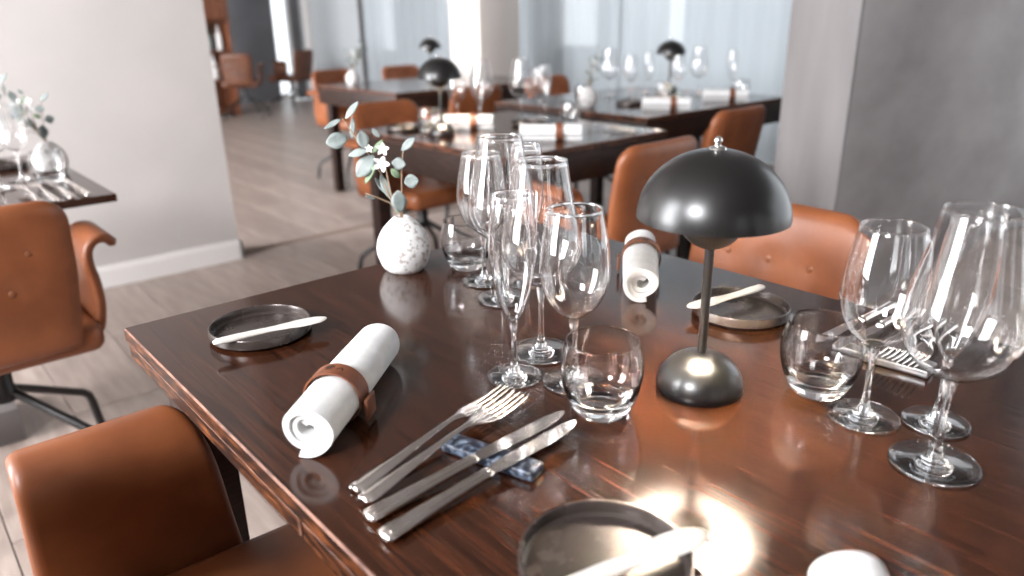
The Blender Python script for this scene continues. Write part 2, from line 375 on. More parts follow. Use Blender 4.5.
# ------------------------------------------------------------------ chairs (local: sitter faces +Y)
def make_chair(leather, leg_m, label, rear_buttons=True):
    t = thing('dining_chair', label, 'chair')
    # seat cushion
    b = box_bm(-.215, .215, -.21, .24, .400, .475, bev=.030, seg=5)
    for v in b.verts:
        if v.co.z > .45: v.co.z += .010*(1-(v.co.x/.22)**2)*(1-((v.co.y-.01)/.24)**2)
        if v.co.y > .12: v.co.x *= 1-.12*((v.co.y-.12)/.12)
    bm_obj('seat', b, leather, t, 60)
    # backrest: closed curved pad, rounded top corners
    z0, z1, RC = .425, .800, .060
    ns, nt = 26, 26
    BUT = [(-.09, .690), (0, .690), (.09, .690), (-.045, .605), (.045, .605), (-.045, .755), (.045, .755)][:5]
    def P(s, tt, side):
        z = z0+(z1-z0)*(.5-.5*math.cos(PI*tt)) if tt > .5 else z0+(z1-z0)*tt
        hw = .165+.018*min(1, (z-z0)/.2)
        if z > z1-RC: hw = hw-RC+math.sqrt(max(0, RC*RC-(z-z1+RC)**2))
        ss = math.sin(PI/2*s)
        xx = hw*ss
        th = .026*math.sqrt(max(0, 1-abs(ss)**8))*math.sqrt(max(0, 1-abs(2*(z-z0)/(z1-z0)-1)**14))
        k = (z-z0)/(z1-z0)
        yc = -.215-.055*k-.010*k*k+.45*xx*xx
        dim = sum(.008*math.exp(-((xx-bx)**2+(z-bz)**2)/(2*.013**2)) for bx, bz in BUT)
        return Vector((xx, yc+side*(th-min(dim, th*.5)), z))
    b = bmesh.new(); G = {}
    for side in (1, -1):
        for i in range(ns+1):
            for j in range(nt+1):
                G[side, i, j] = b.verts.new(P(-1+2*i/ns, j/nt, side))
        for i in range(ns):
            for j in range(nt):
                q = [G[side, i, j], G[side, i+1, j], G[side, i+1, j+1], G[side, i, j+1]]
                b.faces.new(q if side > 0 else q[::-1])
    bmesh.ops.remove_doubles(b, verts=b.verts, dist=.0004)
    back = bm_obj('backrest', b, leather, t, 180)
    for bx, bz in BUT:
        for side in (1, -1):
            k = (bz-z0)/(z1-z0); yc = -.215-.055*k-.010*k*k+.45*bx*bx+side*.0185
            bb_ = bmesh.new(); bmesh.ops.create_uvsphere(bb_, u_segments=10, v_segments=6, radius=.009)
            for v in bb_.verts: v.co = Vector((bx+v.co.x, yc+v.co.y*.55, bz+v.co.z))
            bm_obj('button', bb_, m_button, back, 180)
    # arms: S-curved padded panels rolling outward at the top
    prof = smooth_prof([(.190, .415), (.216, .445), (.228, .50), (.228, .56), (.222, .605), (.226, .640), (.245, .661), (.270, .661), (.286, .643)], 4)
    for s in (-1, 1):
        secs = []; n = len(prof); th = .012
        for k in range(n):
            p = Vector(prof[k]); tdir = (Vector(prof[min(k+1, n-1)])-Vector(prof[max(k-1, 0)])).normalized(); nn = Vector((tdir.y, -tdir.x))
            f = k/(n-1)
            ya = -.165+.01*f; yb = .085-.065*f**1.6
            hh = th*(.55 if k in (0, n-1) else 1)
            loop = []
            # rounded section: front end round, rear end round
            m_ = 8
            for q in range(m_+1):
                a = -PI/2+PI*q/m_; loop.append((hh*math.sin(a), yb-.016+.016*math.cos(a)))
            for q in range(m_+1):
                a = PI/2+PI*q/m_; loop.append((hh*math.sin(a), ya+.016+.016*math.cos(a)))
            secs.append([Vector((s*(p.x+nn.x*o_), y_, p.y+nn.y*o_)) for o_, y_ in loop])
        bm_obj('armrest', loft_bm(secs), leather, t, 70)
    # base: hub and four bent steel legs
    hb = lathe_bm([(0, .405), (.10, .405), (.10, .392), (.028, .385), (.024, .30), (.030, .29), (.030, .262), (0, .262)], 20)
    bm_obj('hub', hb, leg_m, t, 40)
    for ax, ay in ((.22, .22), (-.22, .22), (.22, -.22), (-.22, -.22)):
        pts = [(ax*.06, ay*.06, .285), (ax*.5, ay*.5, .205), (ax*.88, ay*.88, .135), (ax*.95, ay*.95, .115), (ax*.98, ay*.98, .09), (ax*1.03, ay*1.03, .003)]
        bm_obj('leg', tube_bm(pts, .0115, 10), leg_m, t, 60)
    return t
CH = 'cognac leather chairs with buttoned backs'
ch = make_chair(m_leather, m_black, 'cognac leather armchair nearest the camera, rolled arm and seat at bottom left')
ch.location = (.195, .70, 0); ch.rotation_euler = (0, 0, -PI/2); ch['group'] = CH
def chair(x, y, rz, label): return dup(ch, (x, y, 0), rz, label, CH)
chair(1.065, .725, PI/2, 'cognac leather chair behind the mushroom lamp, buttoned back facing us over the table')
chair(1.06, .065, PI/2, 'cognac leather chair cut by the right edge behind the tall wine glasses')
chair(1.80, 1.65, 0, 'cognac leather chair seen from behind between the foreground wine glasses and lamp')
chair(2.68, 1.94, 0, 'cognac leather chair seen from behind beside the grey plaster wall')
chair(1.84, 2.735, PI, 'cognac leather chair facing us behind the small vase of leaves')
chair(2.66, 3.60, .0, 'cognac leather chair right behind the lamp of the table for two')
chair(2.84, 5.06, PI, 'cognac leather chair at the far end of the farthest table, near its vase')
chair(3.45, 5.06, PI, 'cognac leather chair at the far end of the farthest table, beside its lamp')
chair(3.40, 3.28, PI, 'cognac leather chair back showing low beyond the table before the curtains')
chair(.125, 2.11, 0, 'cognac leather chair seen from behind at the left edge before the white wall')
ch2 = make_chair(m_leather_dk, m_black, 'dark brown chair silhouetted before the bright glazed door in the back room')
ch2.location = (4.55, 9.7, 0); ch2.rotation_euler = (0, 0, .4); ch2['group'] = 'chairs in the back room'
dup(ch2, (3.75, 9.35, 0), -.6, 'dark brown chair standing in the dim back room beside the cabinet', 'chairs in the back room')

# ------------------------------------------------------------------ glassware
def glass_thing(name, label, cat, bowl_out, wall, stem, foot_r, seg=48, group=None):
    """bowl_out: (r,z) from the stem top to the rim; stem: (r, z0, z1)"""
    t = thing(name, label, cat, group=group)
    out = smooth_prof(bowl_out, 6)
    inn = []
    for i, (r, z) in enumerate(out):
        a = out[max(i-1, 0)]; b = out[min(i+1, len(out)-1)]
        d = Vector((b[0]-a[0], b[1]-a[1])).normalized()
        inn.append((max(r-wall*d.y, 0), z+wall*d.x*1.0))
    z_in0 = bowl_out[0][1]+wall*3
    inn = [(r, z) for r, z in inn if r > .004 and z > z_in0]
    prof = [(0, out[0][1])]+out[:-1]+[((out[-1][0]+inn[-1][0])/2+.00075*math.cos(a), out[-1][1]+.00075*math.sin(a)) for a in [PI*(q-1)/6 for q in range(9)]]+inn[::-1][1:]+[(0, inn[0][1]-.001)]
    bm_obj('bowl', lathe_bm(prof, seg), m_glass, t, 50)
    if stem:
        r, z0, z1 = stem
        L = z1-z0
        sp = smooth_prof([(r*2.1, z0), (r*1.15, z0+.012), (r*.92, z0+L*.45), (r*1.0, z0+L*.75), (r*1.5, z1-.006), (bowl_out[0][0]*.98, z1)], 4)
        bm_obj('stem', lathe_bm([(0, z0)]+sp+[(0, z1)], 20), m_glass, t, 50)
        fp = [(0, .0006)]+[(foot_r-.0014+.0014*math.cos(a), .0020+.0014*math.sin(a)) for a in [-PI/2+PI*q/7 for q in range(8)]]+smooth_prof([(foot_r*.85, .0028), (foot_r*.6, .0037), (foot_r*.35, .0058), (r*2.2, z0-.0003)], 4)+[(0, z0-.0003)]
        bm_obj('foot', lathe_bm(fp, seg), m_glass, t, 60)
    return t
GW = 'white wine glasses'; GL = 'large red wine glasses'; GF = 'slim tulip flutes'; GT = 'rounded tumblers'
white = glass_thing('wine_glass', 'white wine glass nearest the tumbler, overlapping it at picture centre', 'wine glass',
    [(.0055, .083), (.016, .089), (.030, .103), (.0385, .125), (.0405, .145), (.0375, .175), (.0305, .212)], .0008, (.0036, .009, .0825), .0365, group=GW)
large = glass_thing('red_wine_glass', 'tall large-bowled wine glass behind the white wine glass at picture centre', 'wine glass',
    [(.0060, .092), (.020, .097), (.038, .111), (.0485, .133), (.0500, .150), (.0455, .180), (.0380, .215), (.0320, .250)], .0008, (.0038, .009, .0915), .0400, group=GL)
flute = glass_thing('champagne_glass', 'slim tulip flute left of the other glasses, nearest the fork tips', 'wine glass',
    [(.0050, .076), (.010, .082), (.0175, .100), (.0245, .130), (.0275, .155), (.0270, .185), (.0230, .2255)], .0008, (.0034, .009, .0755), .0328, group=GF)
def tumbler_thing(label):
    t = thing('tumbler', label, 'tumbler', group=GT)
    out = smooth_prof([(.0275, .0006), (.0340, .010), (.0412, .028), (.0445, .046), (.0440, .064), (.0398, .0845)], 6)
    inn = smooth_prof([(.021, .0125), (.0325, .018), (.0395, .031), (.0428, .047), (.0424, .064), (.0384, .0842)], 6)
    prof = [(0, .0014), (.020, .0014), (.026, .0004)]+out+[(.0391+.0007*math.cos(a), .0845+.0007*math.sin(a)) for a in [PI*q/6 for q in range(7)]]+inn[::-1]+[(0, .0115)]
    bm_obj('bowl', lathe_bm(prof, 48), m_glass, t, 60)
    return t
tumb = tumbler_thing('rounded glass tumbler in front of the wine glasses, left of the black lamp')
def put(o, x, y, rz=0): o.location = (x, y, TZ+.0003); o.rotation_euler = (0, 0, rz)
put(flute, .530, .610); put(large, .603, .640); put(white, .573, .553); put(tumb, .546, .484)
def gl(src, x, y, label, group): return dup(src, (x, y, TZ+.0003), random.uniform(0, 6), label, group)
gl(white, .725, .906, 'white wine glass of the rear cluster, leftmost, behind the flute', GW)
gl(large, .693, .821, 'tall large wine glass of the rear cluster, between its two smaller neighbours', GL)
gl(flute, .770, .850, 'slim flute of the rear cluster, rightmost of the three behind', GF)
gl(tumb, .751, .985, 'rounded tumbler between the leafy vase and the rear glass cluster', GT)
gl(white, .741, .283, 'white wine glass right of the lamp, standing next to the tumbler', GW)
gl(large, .703, .197, 'biggest wine glass in front at the right edge, wide bowl', GL)
gl(flute, .784, .226, 'slim flute seen through the big wine glass at right', GF)
gl(tumb, .763, .347, 'rounded tumbler right of the black lamp', GT)

# ------------------------------------------------------------------ mushroom lamps
def make_lamp(label):
    t = thing('table_lamp', label, 'lamp', group='black mushroom table lamps')
    R = .0495
    bp = [(0, 0), (R-.002, 0), (R, .003)]+[(R*math.cos(a), .004+R*.86*math.sin(a)) for a in [PI/2*i/14 for i in range(1, 14)]]+[(0, .004+R*.86)]
    bm_obj('base', lathe_bm(bp, 48), m_lamp, t, 50)
    bm_obj('stem', lathe_bm([(0, .042), (.0052, .042), (.0052, .178), (0, .178)], 20), m_lamp, t, 50)
    R = .0810; zr = .205; hh = .0735
    outer = [(R*math.cos(a), zr+hh*math.sin(a)) for a in [PI/2*i/22 for i in range(23)]]
    dome = lathe_bm([(R-.0018, zr)]+outer[:-1]+[(0, zr+hh)]+[(0, zr+hh-.0015)]+[((R-.0015)*math.cos(a), zr+(hh-.0015)*math.sin(a)) for a in [PI/2*i/22 for i in range(21, -1, -1)]], 56)
    sh = bm_obj('lamp_shade', dome, m_lamp, t, 60)
    lin = lathe_bm([((R-.0020)*math.cos(a), zr+.0005+(hh-.0025)*math.sin(a)) for a in [PI/2*i/18 for i in range(18)]]+[(0, zr+hh-.002)], 48)
    bmesh.ops.reverse_faces(lin, faces=lin.faces)
    bm_obj('lining', lin, m_lampin, sh, 180, recalc=False)
    r2 = .0385; zb = .170; ch_ = .0425
    cup = lathe_bm([(.004, zb)]+[(r2*math.sin(a), zb+ch_*(1-math.cos(a))) for a in [PI/2*i/12 for i in range(2, 13)]]+[(r2-.0015, zb+ch_+.0002)]+[((r2-.002)*math.sin(a), zb+.0022+(ch_-.002)*(1-math.cos(a))) for a in [PI/2*i/12 for i in range(12, 1, -1)]]+[(.004, zb+.0025)], 40, closed=True)
    cup_o = bm_obj('diffuser_cup', cup, m_lamp, t, 60)
    ci = lathe_bm([((r2-.0026)*math.sin(a), zb+.0030+(ch_-.003)*(1-math.cos(a))) for a in [PI/2*i/12 for i in range(2, 13)]], 40)
    bm_obj('cup_lining', ci, m_lampin, cup_o, 180, recalc=False)
    bl = lathe_bm([(0, .191)]+[(.013*math.sin(a), .204-.013*math.cos(a)) for a in [PI*i/12 for i in range(1, 12)]]+[(0, .217)], 20)
    bm_obj('bulb', bl, m_bulb, t, 180)
    fi = lathe_bm([(0, zr+hh-.001), (.0095, zr+hh-.001), (.0085, zr+hh+.0015), (.0035, zr+hh+.0025), (.0030, zr+hh+.005), (.0046, zr+hh+.0075), (.0042, zr+hh+.010), (.0016, zr+hh+.0125), (0, zr+hh+.013)], 20)
    bm_obj('finial', fi, m_chrome, t, 60)
    return t
lamp = make_lamp('lit black mushroom lamp with chrome finial on the foreground table')
put(lamp, .669, .442)
dup(lamp, (1.65, 2.29, TZ+.0003), 0, 'black mushroom lamp on the table for two, behind the vase', 'black mushroom table lamps')
dup(lamp, (3.50, 2.66, TZ+.0003), 0, 'black mushroom lamp among glasses on the table before the curtains', 'black mushroom table lamps')
dup(lamp, (3.33, 4.72, TZ+.0003), 0, 'smallest black mushroom lamp, on the farthest table left of the white pillar', 'black mushroom table lamps')

# ------------------------------------------------------------------ side plates and pale butter knives
def make_plate(label):
    R = .0685
    prof = [(0, .0012), (R-.006, .0012), (R-.002, .0022), (R, .0045), (R, .0155), (R-.0008, .0168), (R-.0024, .0168), (R-.0032, .0155), (R-.0034, .0065), (R-.0065, .0040), (0, .0036)]
    o = bm_obj('side_plate', lathe_bm(prof, 64), m_plate, None, 35)
    return tag(o, label, 'plate', 'dark raised-rim side plates')
pl = make_plate('dark raised-rim side plate at the left end of the foreground table')
put(pl, .360, .954)
PG = 'dark raised-rim side plates'
dup(pl, (.361, .311, TZ+.0003), 1, 'dark raised-rim side plate cut by the bottom edge, lamp glare beside it', PG)
dup(pl, (.904, .538, TZ+.0003), 2, 'dark raised-rim side plate behind the lamp stem', PG)
def make_bknife(label):
    L = .152
    b = bmesh.new(); secs = []
    N = 30
    for i in range(N+1):
        t = i/N; x = (t-.5)*L
        # handle (t=0) -> blade (t=1)
        wv = [(0, .0045), (.04, .0075), (.15, .0090), (.32, .0080), (.5, .0075), (.62, .0100), (.78, .0135), (.90, .0125), (.97, .008), (1, .0035)]
        for (a, wa), (c, wc) in zip(wv, wv[1:]):
            if a <= t <= c: k = (t-a)/(c-a); k = k*k*(3-2*k); hw_ = wa+(wc-wa)*k; break
        th = .0040*(1-t)+.0016*t
        if i in (0, N): th *= .5
        off = .002*math.sin(t*PI*1.5)
        secs.append([Vector((x, off+hw_*math.cos(a), th*math.sin(a))) for a in [2*PI*q/14 for q in range(14)]])
    o = bm_obj('butter_knife', loft_bm(secs), m_bknife, None, 60)
    return tag(o, label, 'knife', 'pale butter knives on the side plates')
bk = make_bknife('pale butter knife across the left side plate')
def putk(o, a, b, za, zb):
    c = (Vector((*a, za))+Vector((*b, zb)))/2; d = Vector((*b, zb))-Vector((*a, za))
    o.location = c; o.rotation_euler = (0, -math.asin(d.z/d.length), math.atan2(d.y, d.x))
# rests over the rim, blade end hanging past the far side
putk(bk, (.282, .917), (.433, .900), TZ+.0210, TZ+.0195)
k2 = dup(bk, (0, 0, 0), 0, 'pale butter knife across the side plate at the bottom edge', 'pale butter knives on the side plates')
putk(k2, (.287, .304), (.437, .275), TZ+.0210, TZ+.0195)
k3 = dup(bk, (0, 0, 0), 0, 'pale butter knife across the side plate behind the lamp stem', 'pale butter knives on the side plates')
putk(k3, (.978, .548), (.829, .573), TZ+.0210, TZ+.0195)

# ------------------------------------------------------------------ rolled napkins
def make_napkin(label):
    t = thing('rolled_napkin', label, 'napkin', group='rolled white napkins in leather bands')
    L = .222; turns = 2.7; N = 110; r_in, r_out, th = .0055, .0262, .0034
    def pt(k, o, x):
        f = k/N; a = (f-1)*turns*2*PI-1.25; r = r_in+(r_out-r_in)*f**.8+o
        wob = 1+.05*math.sin(2*a+.7)*(1-f)+.03*math.sin(3*a+x*9)
        # gently squashed onto the table, ends fuller
        fl_ = 1+.035*math.cos(x/L*2*PI)
        return Vector((x, r*wob*1.05*fl_*math.cos(a), r*wob*.97*math.sin(a)))
    xs = [-L/2, -L/2+.004, -L/2+.03, -L*.22, 0, L*.22, L/2-.03, L/2-.004, L/2]
    b = bmesh.new(); G = []
    for ii, x in enumerate(xs):
        row = []
        for k in range(N+1):
            sl = .010*(1-k/N)*(1 if x > 0 else -1)*(abs(x) > L*.4)
            row.append((b.verts.new(pt(k, th, x-sl)), b.verts.new(pt(k, -th, x-sl))))
        G.append(row)
    for r0, r1 in zip(G, G[1:]):
        for k in range(N):
            b.faces.new((r0[k][0], r0[k+1][0], r1[k+1][0], r1[k][0])); b.faces.new((r0[k][1], r1[k][1], r1[k+1][1], r0[k+1][1]))
        b.faces.new((r0[0][0], r1[0][0], r1[0][1], r0[0][1])); b.faces.new((r0[N][0], r0[N][1], r1[N][1], r1[N][0]))
    for r in (G[0], G[-1]):
        for k in range(N): b.faces.new((r[k][0], r[k][1], r[k+1][1], r[k+1][0]))
    zmin = min(v.co.z for v in b.verts)
    for v in b.verts: v.co.z -= zmin
    ob = bm_obj('cloth', b, m_napkin, t, 60)
    zc = -zmin
    # leather band with overlapping tab and branded mark
    bx = -.030; bwid = .025; n = 48
    def ring(r, x): return [Vector((x, r*1.04*math.cos(2*PI*i/n), zc+r*.985*math.sin(2*PI*i/n))) for i in range(n)]
    ro = r_out+.0052; ri = r_out+.0034
    bb_ = bmesh.new()
    R = [[bb_.verts.new(p) for p in ring(r, x)] for r, x in ((ro, bx-bwid/2), (ro, bx+bwid/2), (ri, bx+bwid/2), (ri, bx-bwid/2))]
    for q in range(4):
        a, c = R[q], R[(q+1) % 4]
        for i in range(n): bb_.faces.new((a[i], a[(i+1) % n], c[(i+1) % n], c[i]))
    zm = min(v.co.z for v in bb_.verts)
    for v in bb_.verts: v.co.z = max(v.co.z, .0004)
    band = bm_obj('leather_band', bb_, m_band, t, 50)
    tb = box_bm(bx-bwid/2, bx+bwid/2, -.0395, -.0355, .006, .030, bev=.0012)
    bm_obj('band_tab', tb, m_band, band, 50)
    # mark: small coiled emblem over a line of lettering
    sb = bmesh.new(); am = PI/2
    def on(u, v, h=.0004): # u along circumference (m), v along axis
        a = am+u/ro; return Vector((bx+v, (ro+h)*1.04*math.cos(a), zc+(ro+h)*.985*math.sin(a)))
    def stroke(pts, w_):
        pts = [(p[0]*1.7, p[1]*1.7) for p in pts]; w_ *= 1.7
        for p, q in zip(pts, pts[1:]):
            d = (Vector(q)-Vector(p)); l = d.length
            if l < 1e-6: continue
            nrm = Vector((-d.y, d.x))/l*w_/2
            c = [Vector(p)+nrm, Vector(p)-nrm, Vector(q)-nrm, Vector(q)+nrm]
            sb.faces.new([sb.verts.new(on(z.x, z.y)) for z in c])
    stroke([( (.0030*(1-k/30))*math.cos(k*.5)-.003, (.0030*(1-k/30))*math.sin(k*.5)+.001) for k in range(26)], .0009)
    stroke([(-.0065, -.0042), (.0065, -.0042)], .0010); stroke([(.002, -.001), (.005, .002), (.006, -.001)], .0009)
    bm_obj('branded_mark', sb, m_stamp, band, 0)
    return t
nk = make_napkin('rolled white napkin in a tan leather band beside the left side plate')
NG = 'rolled white napkins in leather bands'
def putn(o, a, b):
    a, b = Vector(a), Vector(b); c = (a+b)/2; o.location = (c.x, c.y, TZ+.0003); o.rotation_euler = (0, 0, math.atan2(b.y-a.y, b.x-a.x))
putn(nk, (.262, .617), (.432, .757))
def napk(a, b, label): o = dup(nk, (0, 0, 0), 0, label, NG); putn(o, a, b); return o
napk((.285, .030), (.455, .167), 'rolled white napkin of which only the end shows at the bottom edge')
napk((1.005, .806), (.832, .664), 'rolled white napkin standing out left of the black lamp shade')
napk((.868, .045), (1.038, .185), 'rolled white napkin cut by the right edge behind the big wine glass')

# ------------------------------------------------------------------ cutlery
def sect(x, hw_, th, z, n=12, sq=1.0):
    return [Vector((x, hw_*math.copysign(abs(math.cos(a))**sq, math.cos(a)), z+th*math.copysign(abs(math.sin(a))**sq, math.sin(a)))) for a in [2*PI*q/n for q in range(n)]]
def make_fork(label):
    t = thing('fork', label, 'fork', group='forks of the place settings')
    # handle and neck along +X; z profile arched
    data = [(-.110, .0050, .0010, .0030), (-.108, .0085, .0018, .0035), (-.102, .0098, .0020, .0042), (-.085, .0090, .0019, .0065), (-.055, .0066, .0018, .0100),
            (-.020, .0042, .0018, .0145), (.005, .0033, .0019, .0175), (.020, .0036, .0019, .0185), (.030, .0056, .0017, .0185), (.037, .0095, .0014, .0178), (.045, .0121, .0012, .0166), (.054, .0128, .0011, .0155), (.060, .0128, .0010, .0150)]
    bm_obj('handle', loft_bm([sect(x, w_, h_, z_) for x, w_, h_, z_ in data]), m_steel, t, 60)
    for q in range(4):
        y = (q-1.5)*.0068
        tn = [(.0585, .0024, .0010, .0150), (.070, .0021, .0011, .0150), (.085, .0018, .0011, .0160), (.100, .0014, .0010, .0180), (.107, .0007, .0007, .0192)]
        bm_obj('tine', loft_bm([[Vector((p.x, p.y+y*(1-.06*(x-.0585)/.05), p.z)) for p in sect(x, w_, h_, z_, 8)] for x, w_, h_, z_ in tn]), m_steel, t, 60)
    for s in (-1, 1):
        sc = bmesh.new(); bmesh.ops.create_uvsphere(sc, u_segments=10, v_segments=6, radius=.0034)
        for v in sc.verts: v.co = Vector((-.1085+v.co.x, s*.0045+v.co.y, .0036+v.co.z*.65))
        bm_obj('scalloped_end', sc, m_steel, t, 180)
    return t
def make_knife(label):
    t = thing('table_knife', label, 'knife', group='table knives of the place settings')
    data = [(-.122, .0055, .0020, .0050), (-.120, .0092, .0036, .0052), (-.113, .0102, .0042, .0056), (-.095, .0090, .0042, .0066), (-.050, .0074, .0042, .0092), (-.010, .0066, .0040, .0116), (-.004, .0076, .0040, .0120), (-.001, .0060, .0030, .0122)]
    bm_obj('handle', loft_bm([sect(x, w_, h_, z_, 14, .8) for x, w_, h_, z_ in data]), m_steel, t, 60)
    for s in (-.55, .55):
        gr = [( -.116, s*.0085, .0094), (-.095, s*.0080, .0106), (-.050, s*.0062, .0130), (-.012, s*.0055, .0152)]
        bm_obj('ridge', tube_bm(gr, .0009, 6), m_steel, t, 60)
    b = bmesh.new(); N = 26; secs = []
    for i in range(N+1):
        f = i/N; x = -.003+.121*f
        top = .0072 - .0050*max(0, (f-.80)/.20)**2 - .001*f         # spine side (+y)
        bot = -.0062-.0040*math.sin(min(f*1.2, 1)*PI*.60)+.0085*max(0, (f-.70)/.30)**2.6
        if f < .05: top, bot = .0052, -.0055
        if top-bot < .0012: bot = top-.0012
        z = .0122+.0150*f*.35
        h_ = .0012*(1-.5*f)
        secs.append([Vector((x, top, z+h_)), Vector((x, top, z-h_)), Vector((x, bot, z-.00025)), Vector((x, bot, z+.00025))])
    bm_obj('blade', loft_bm(secs), m_steel, t, 30)
    return t
fk = make_fork('leftmost fork of the front place setting, tines by the flute')
kn = make_knife('inner table knife of the front place setting, next to the forks')
def putc(o, a, b):
    a, b = Vector(a), Vector(b); c = (a+b)/2; o.location = (c.x, c.y, TZ+.0004); o.rotation_euler = (0, 0, math.atan2(b.y-a.y, b.x-a.x))
RC_ = (.64, .43)
def mirror(p): return (2*RC_[0]-p[0], 2*RC_[1]-p[1])
SET = [(fk, (.269, .533), (.484, .569), 'second fork'), (fk, (.266, .512), (.484, .539), ''), (kn, (.255, .488), (.495, .484), ''), (kn, (.257, .457), (.495, .468), '')]
putc(fk, (.269, .535), (.482, .567)); putc(kn, (.255, .489), (.494, .488))
FG, KG = 'forks of the place settings', 'table knives of the place settings'
o = dup(fk, (0, 0, 0), 0, 'second fork of the front place setting, overlapping the first beside the knives', FG); putc(o, (.264, .512), (.480, .541)); o.location.z += .003
o = dup(kn, (0, 0, 0), 0, 'outer table knife of the front place setting, nearest the bottom plate', KG); putc(o, (.257, .458), (.484, .466))
REST1 = ((.378, .540), (.408, .438))
def make_rest(label, m, a, b):
    a, b = Vector(a), Vector(b); L = (b-a).length
    bm = box_bm(-L/2, L/2, -.0120, .0120, 0, .0105, bev=.0022, seg=2)
    o = bm_obj('cutlery_rest', bm, m, None, 60); c = (a+b)/2
    o.location = (c.x, c.y, TZ+.0003); o.rotation_euler = (0, 0, math.atan2(b.y-a.y, b.x-a.x))
    return tag(o, label, 'cutlery rest', 'cutlery rests')
make_rest('blue-grey stone cutlery rest under the front forks and knives', m_rest, *REST1)
make_rest('grey cutlery rest under the forks behind the right-hand wine glass', m_restdk, (.893, .272), (.884, .385))
for src, a, b, lab, g in ((fk, (.269, .533), (.484, .555), 'fork behind the right-hand glasses, nearest the right edge', FG), (fk, (.266, .510), (.484, .530), 'fork behind the right-hand glasses, beside the table knives', FG),
                       (kn, (.255, .480), (.495, .478), 'inner table knife behind the right-hand white wine glass', KG), (kn, (.257, .450), (.495, .452), 'outer table knife behind the right-hand tumbler', KG)):
    o = dup(src, (0, 0, 0), 0, lab, g); putc(o, mirror(a), mirror(b)); o.location.x += .062; o.location.y -= .014

# ------------------------------------------------------------------ vase with eucalyptus sprig
def make_vase(label):
    pr = smooth_prof([(.030, .0005), (.0385, .010), (.0455, .030), (.0455, .047), (.0385, .067), (.026, .083), (.0155, .0925), (.0130, .0945)], 6)
    prof = [(0, .0005)]+pr+[(.0115, .0950), (.0100, .0940), (.0105, .086), (.02, .075), (.02, .06), (0, .06)]
    o = bm_obj('vase', lathe_bm(prof, 48), m_vase, None, 60)
    return tag(o, label, 'vase', 'speckled egg-shaped vases')
vs = make_vase('speckled white egg-shaped vase on the foreground table')
put(vs, .664, 1.050)
def leaf_mesh(L, W, curl=.12, n=8, th=.0005):
    b = bmesh.new(); top = []; bot = []
    for i in range(n+1):
        f = i/n; hw_ = W/2*math.sin(PI*min(max(f, .02), .985))**.75
        for lst, dz in ((top, th), (bot, -th)):
            lst.append([b.verts.new((f*L, k*hw_, dz+curl*L*f*f-abs(k)*-.12*hw_)) for k in (-1, -.5, 0, .5, 1)])
    for lst, fl_ in ((top, 0), (bot, 1)):
        for r0, r1 in zip(lst, lst[1:]):
            for k in range(4):
                q = (r0[k], r1[k], r1[k+1], r0[k+1]); b.faces.new(q[::-1] if fl_ else q)
    for k in (0, 4):
        for i in range(n): b.faces.new((top[i][k], bot[i][k], bot[i+1][k], top[i+1][k]))
    for i in (0, n):
        for k in range(4): b.faces.new((top[i][k], top[i][k+1], bot[i][k+1], bot[i][k]))
    return b
PXM = .00158
def loc_px(px, py, dep=0):     # photo offsets turned into metres in the sprig's own plane (mouth of vase = origin)
    return rgt*((px-404)*PXM)+Vector((0, 0, 1))*((213-py)*PXM*1.10)+fwd*dep
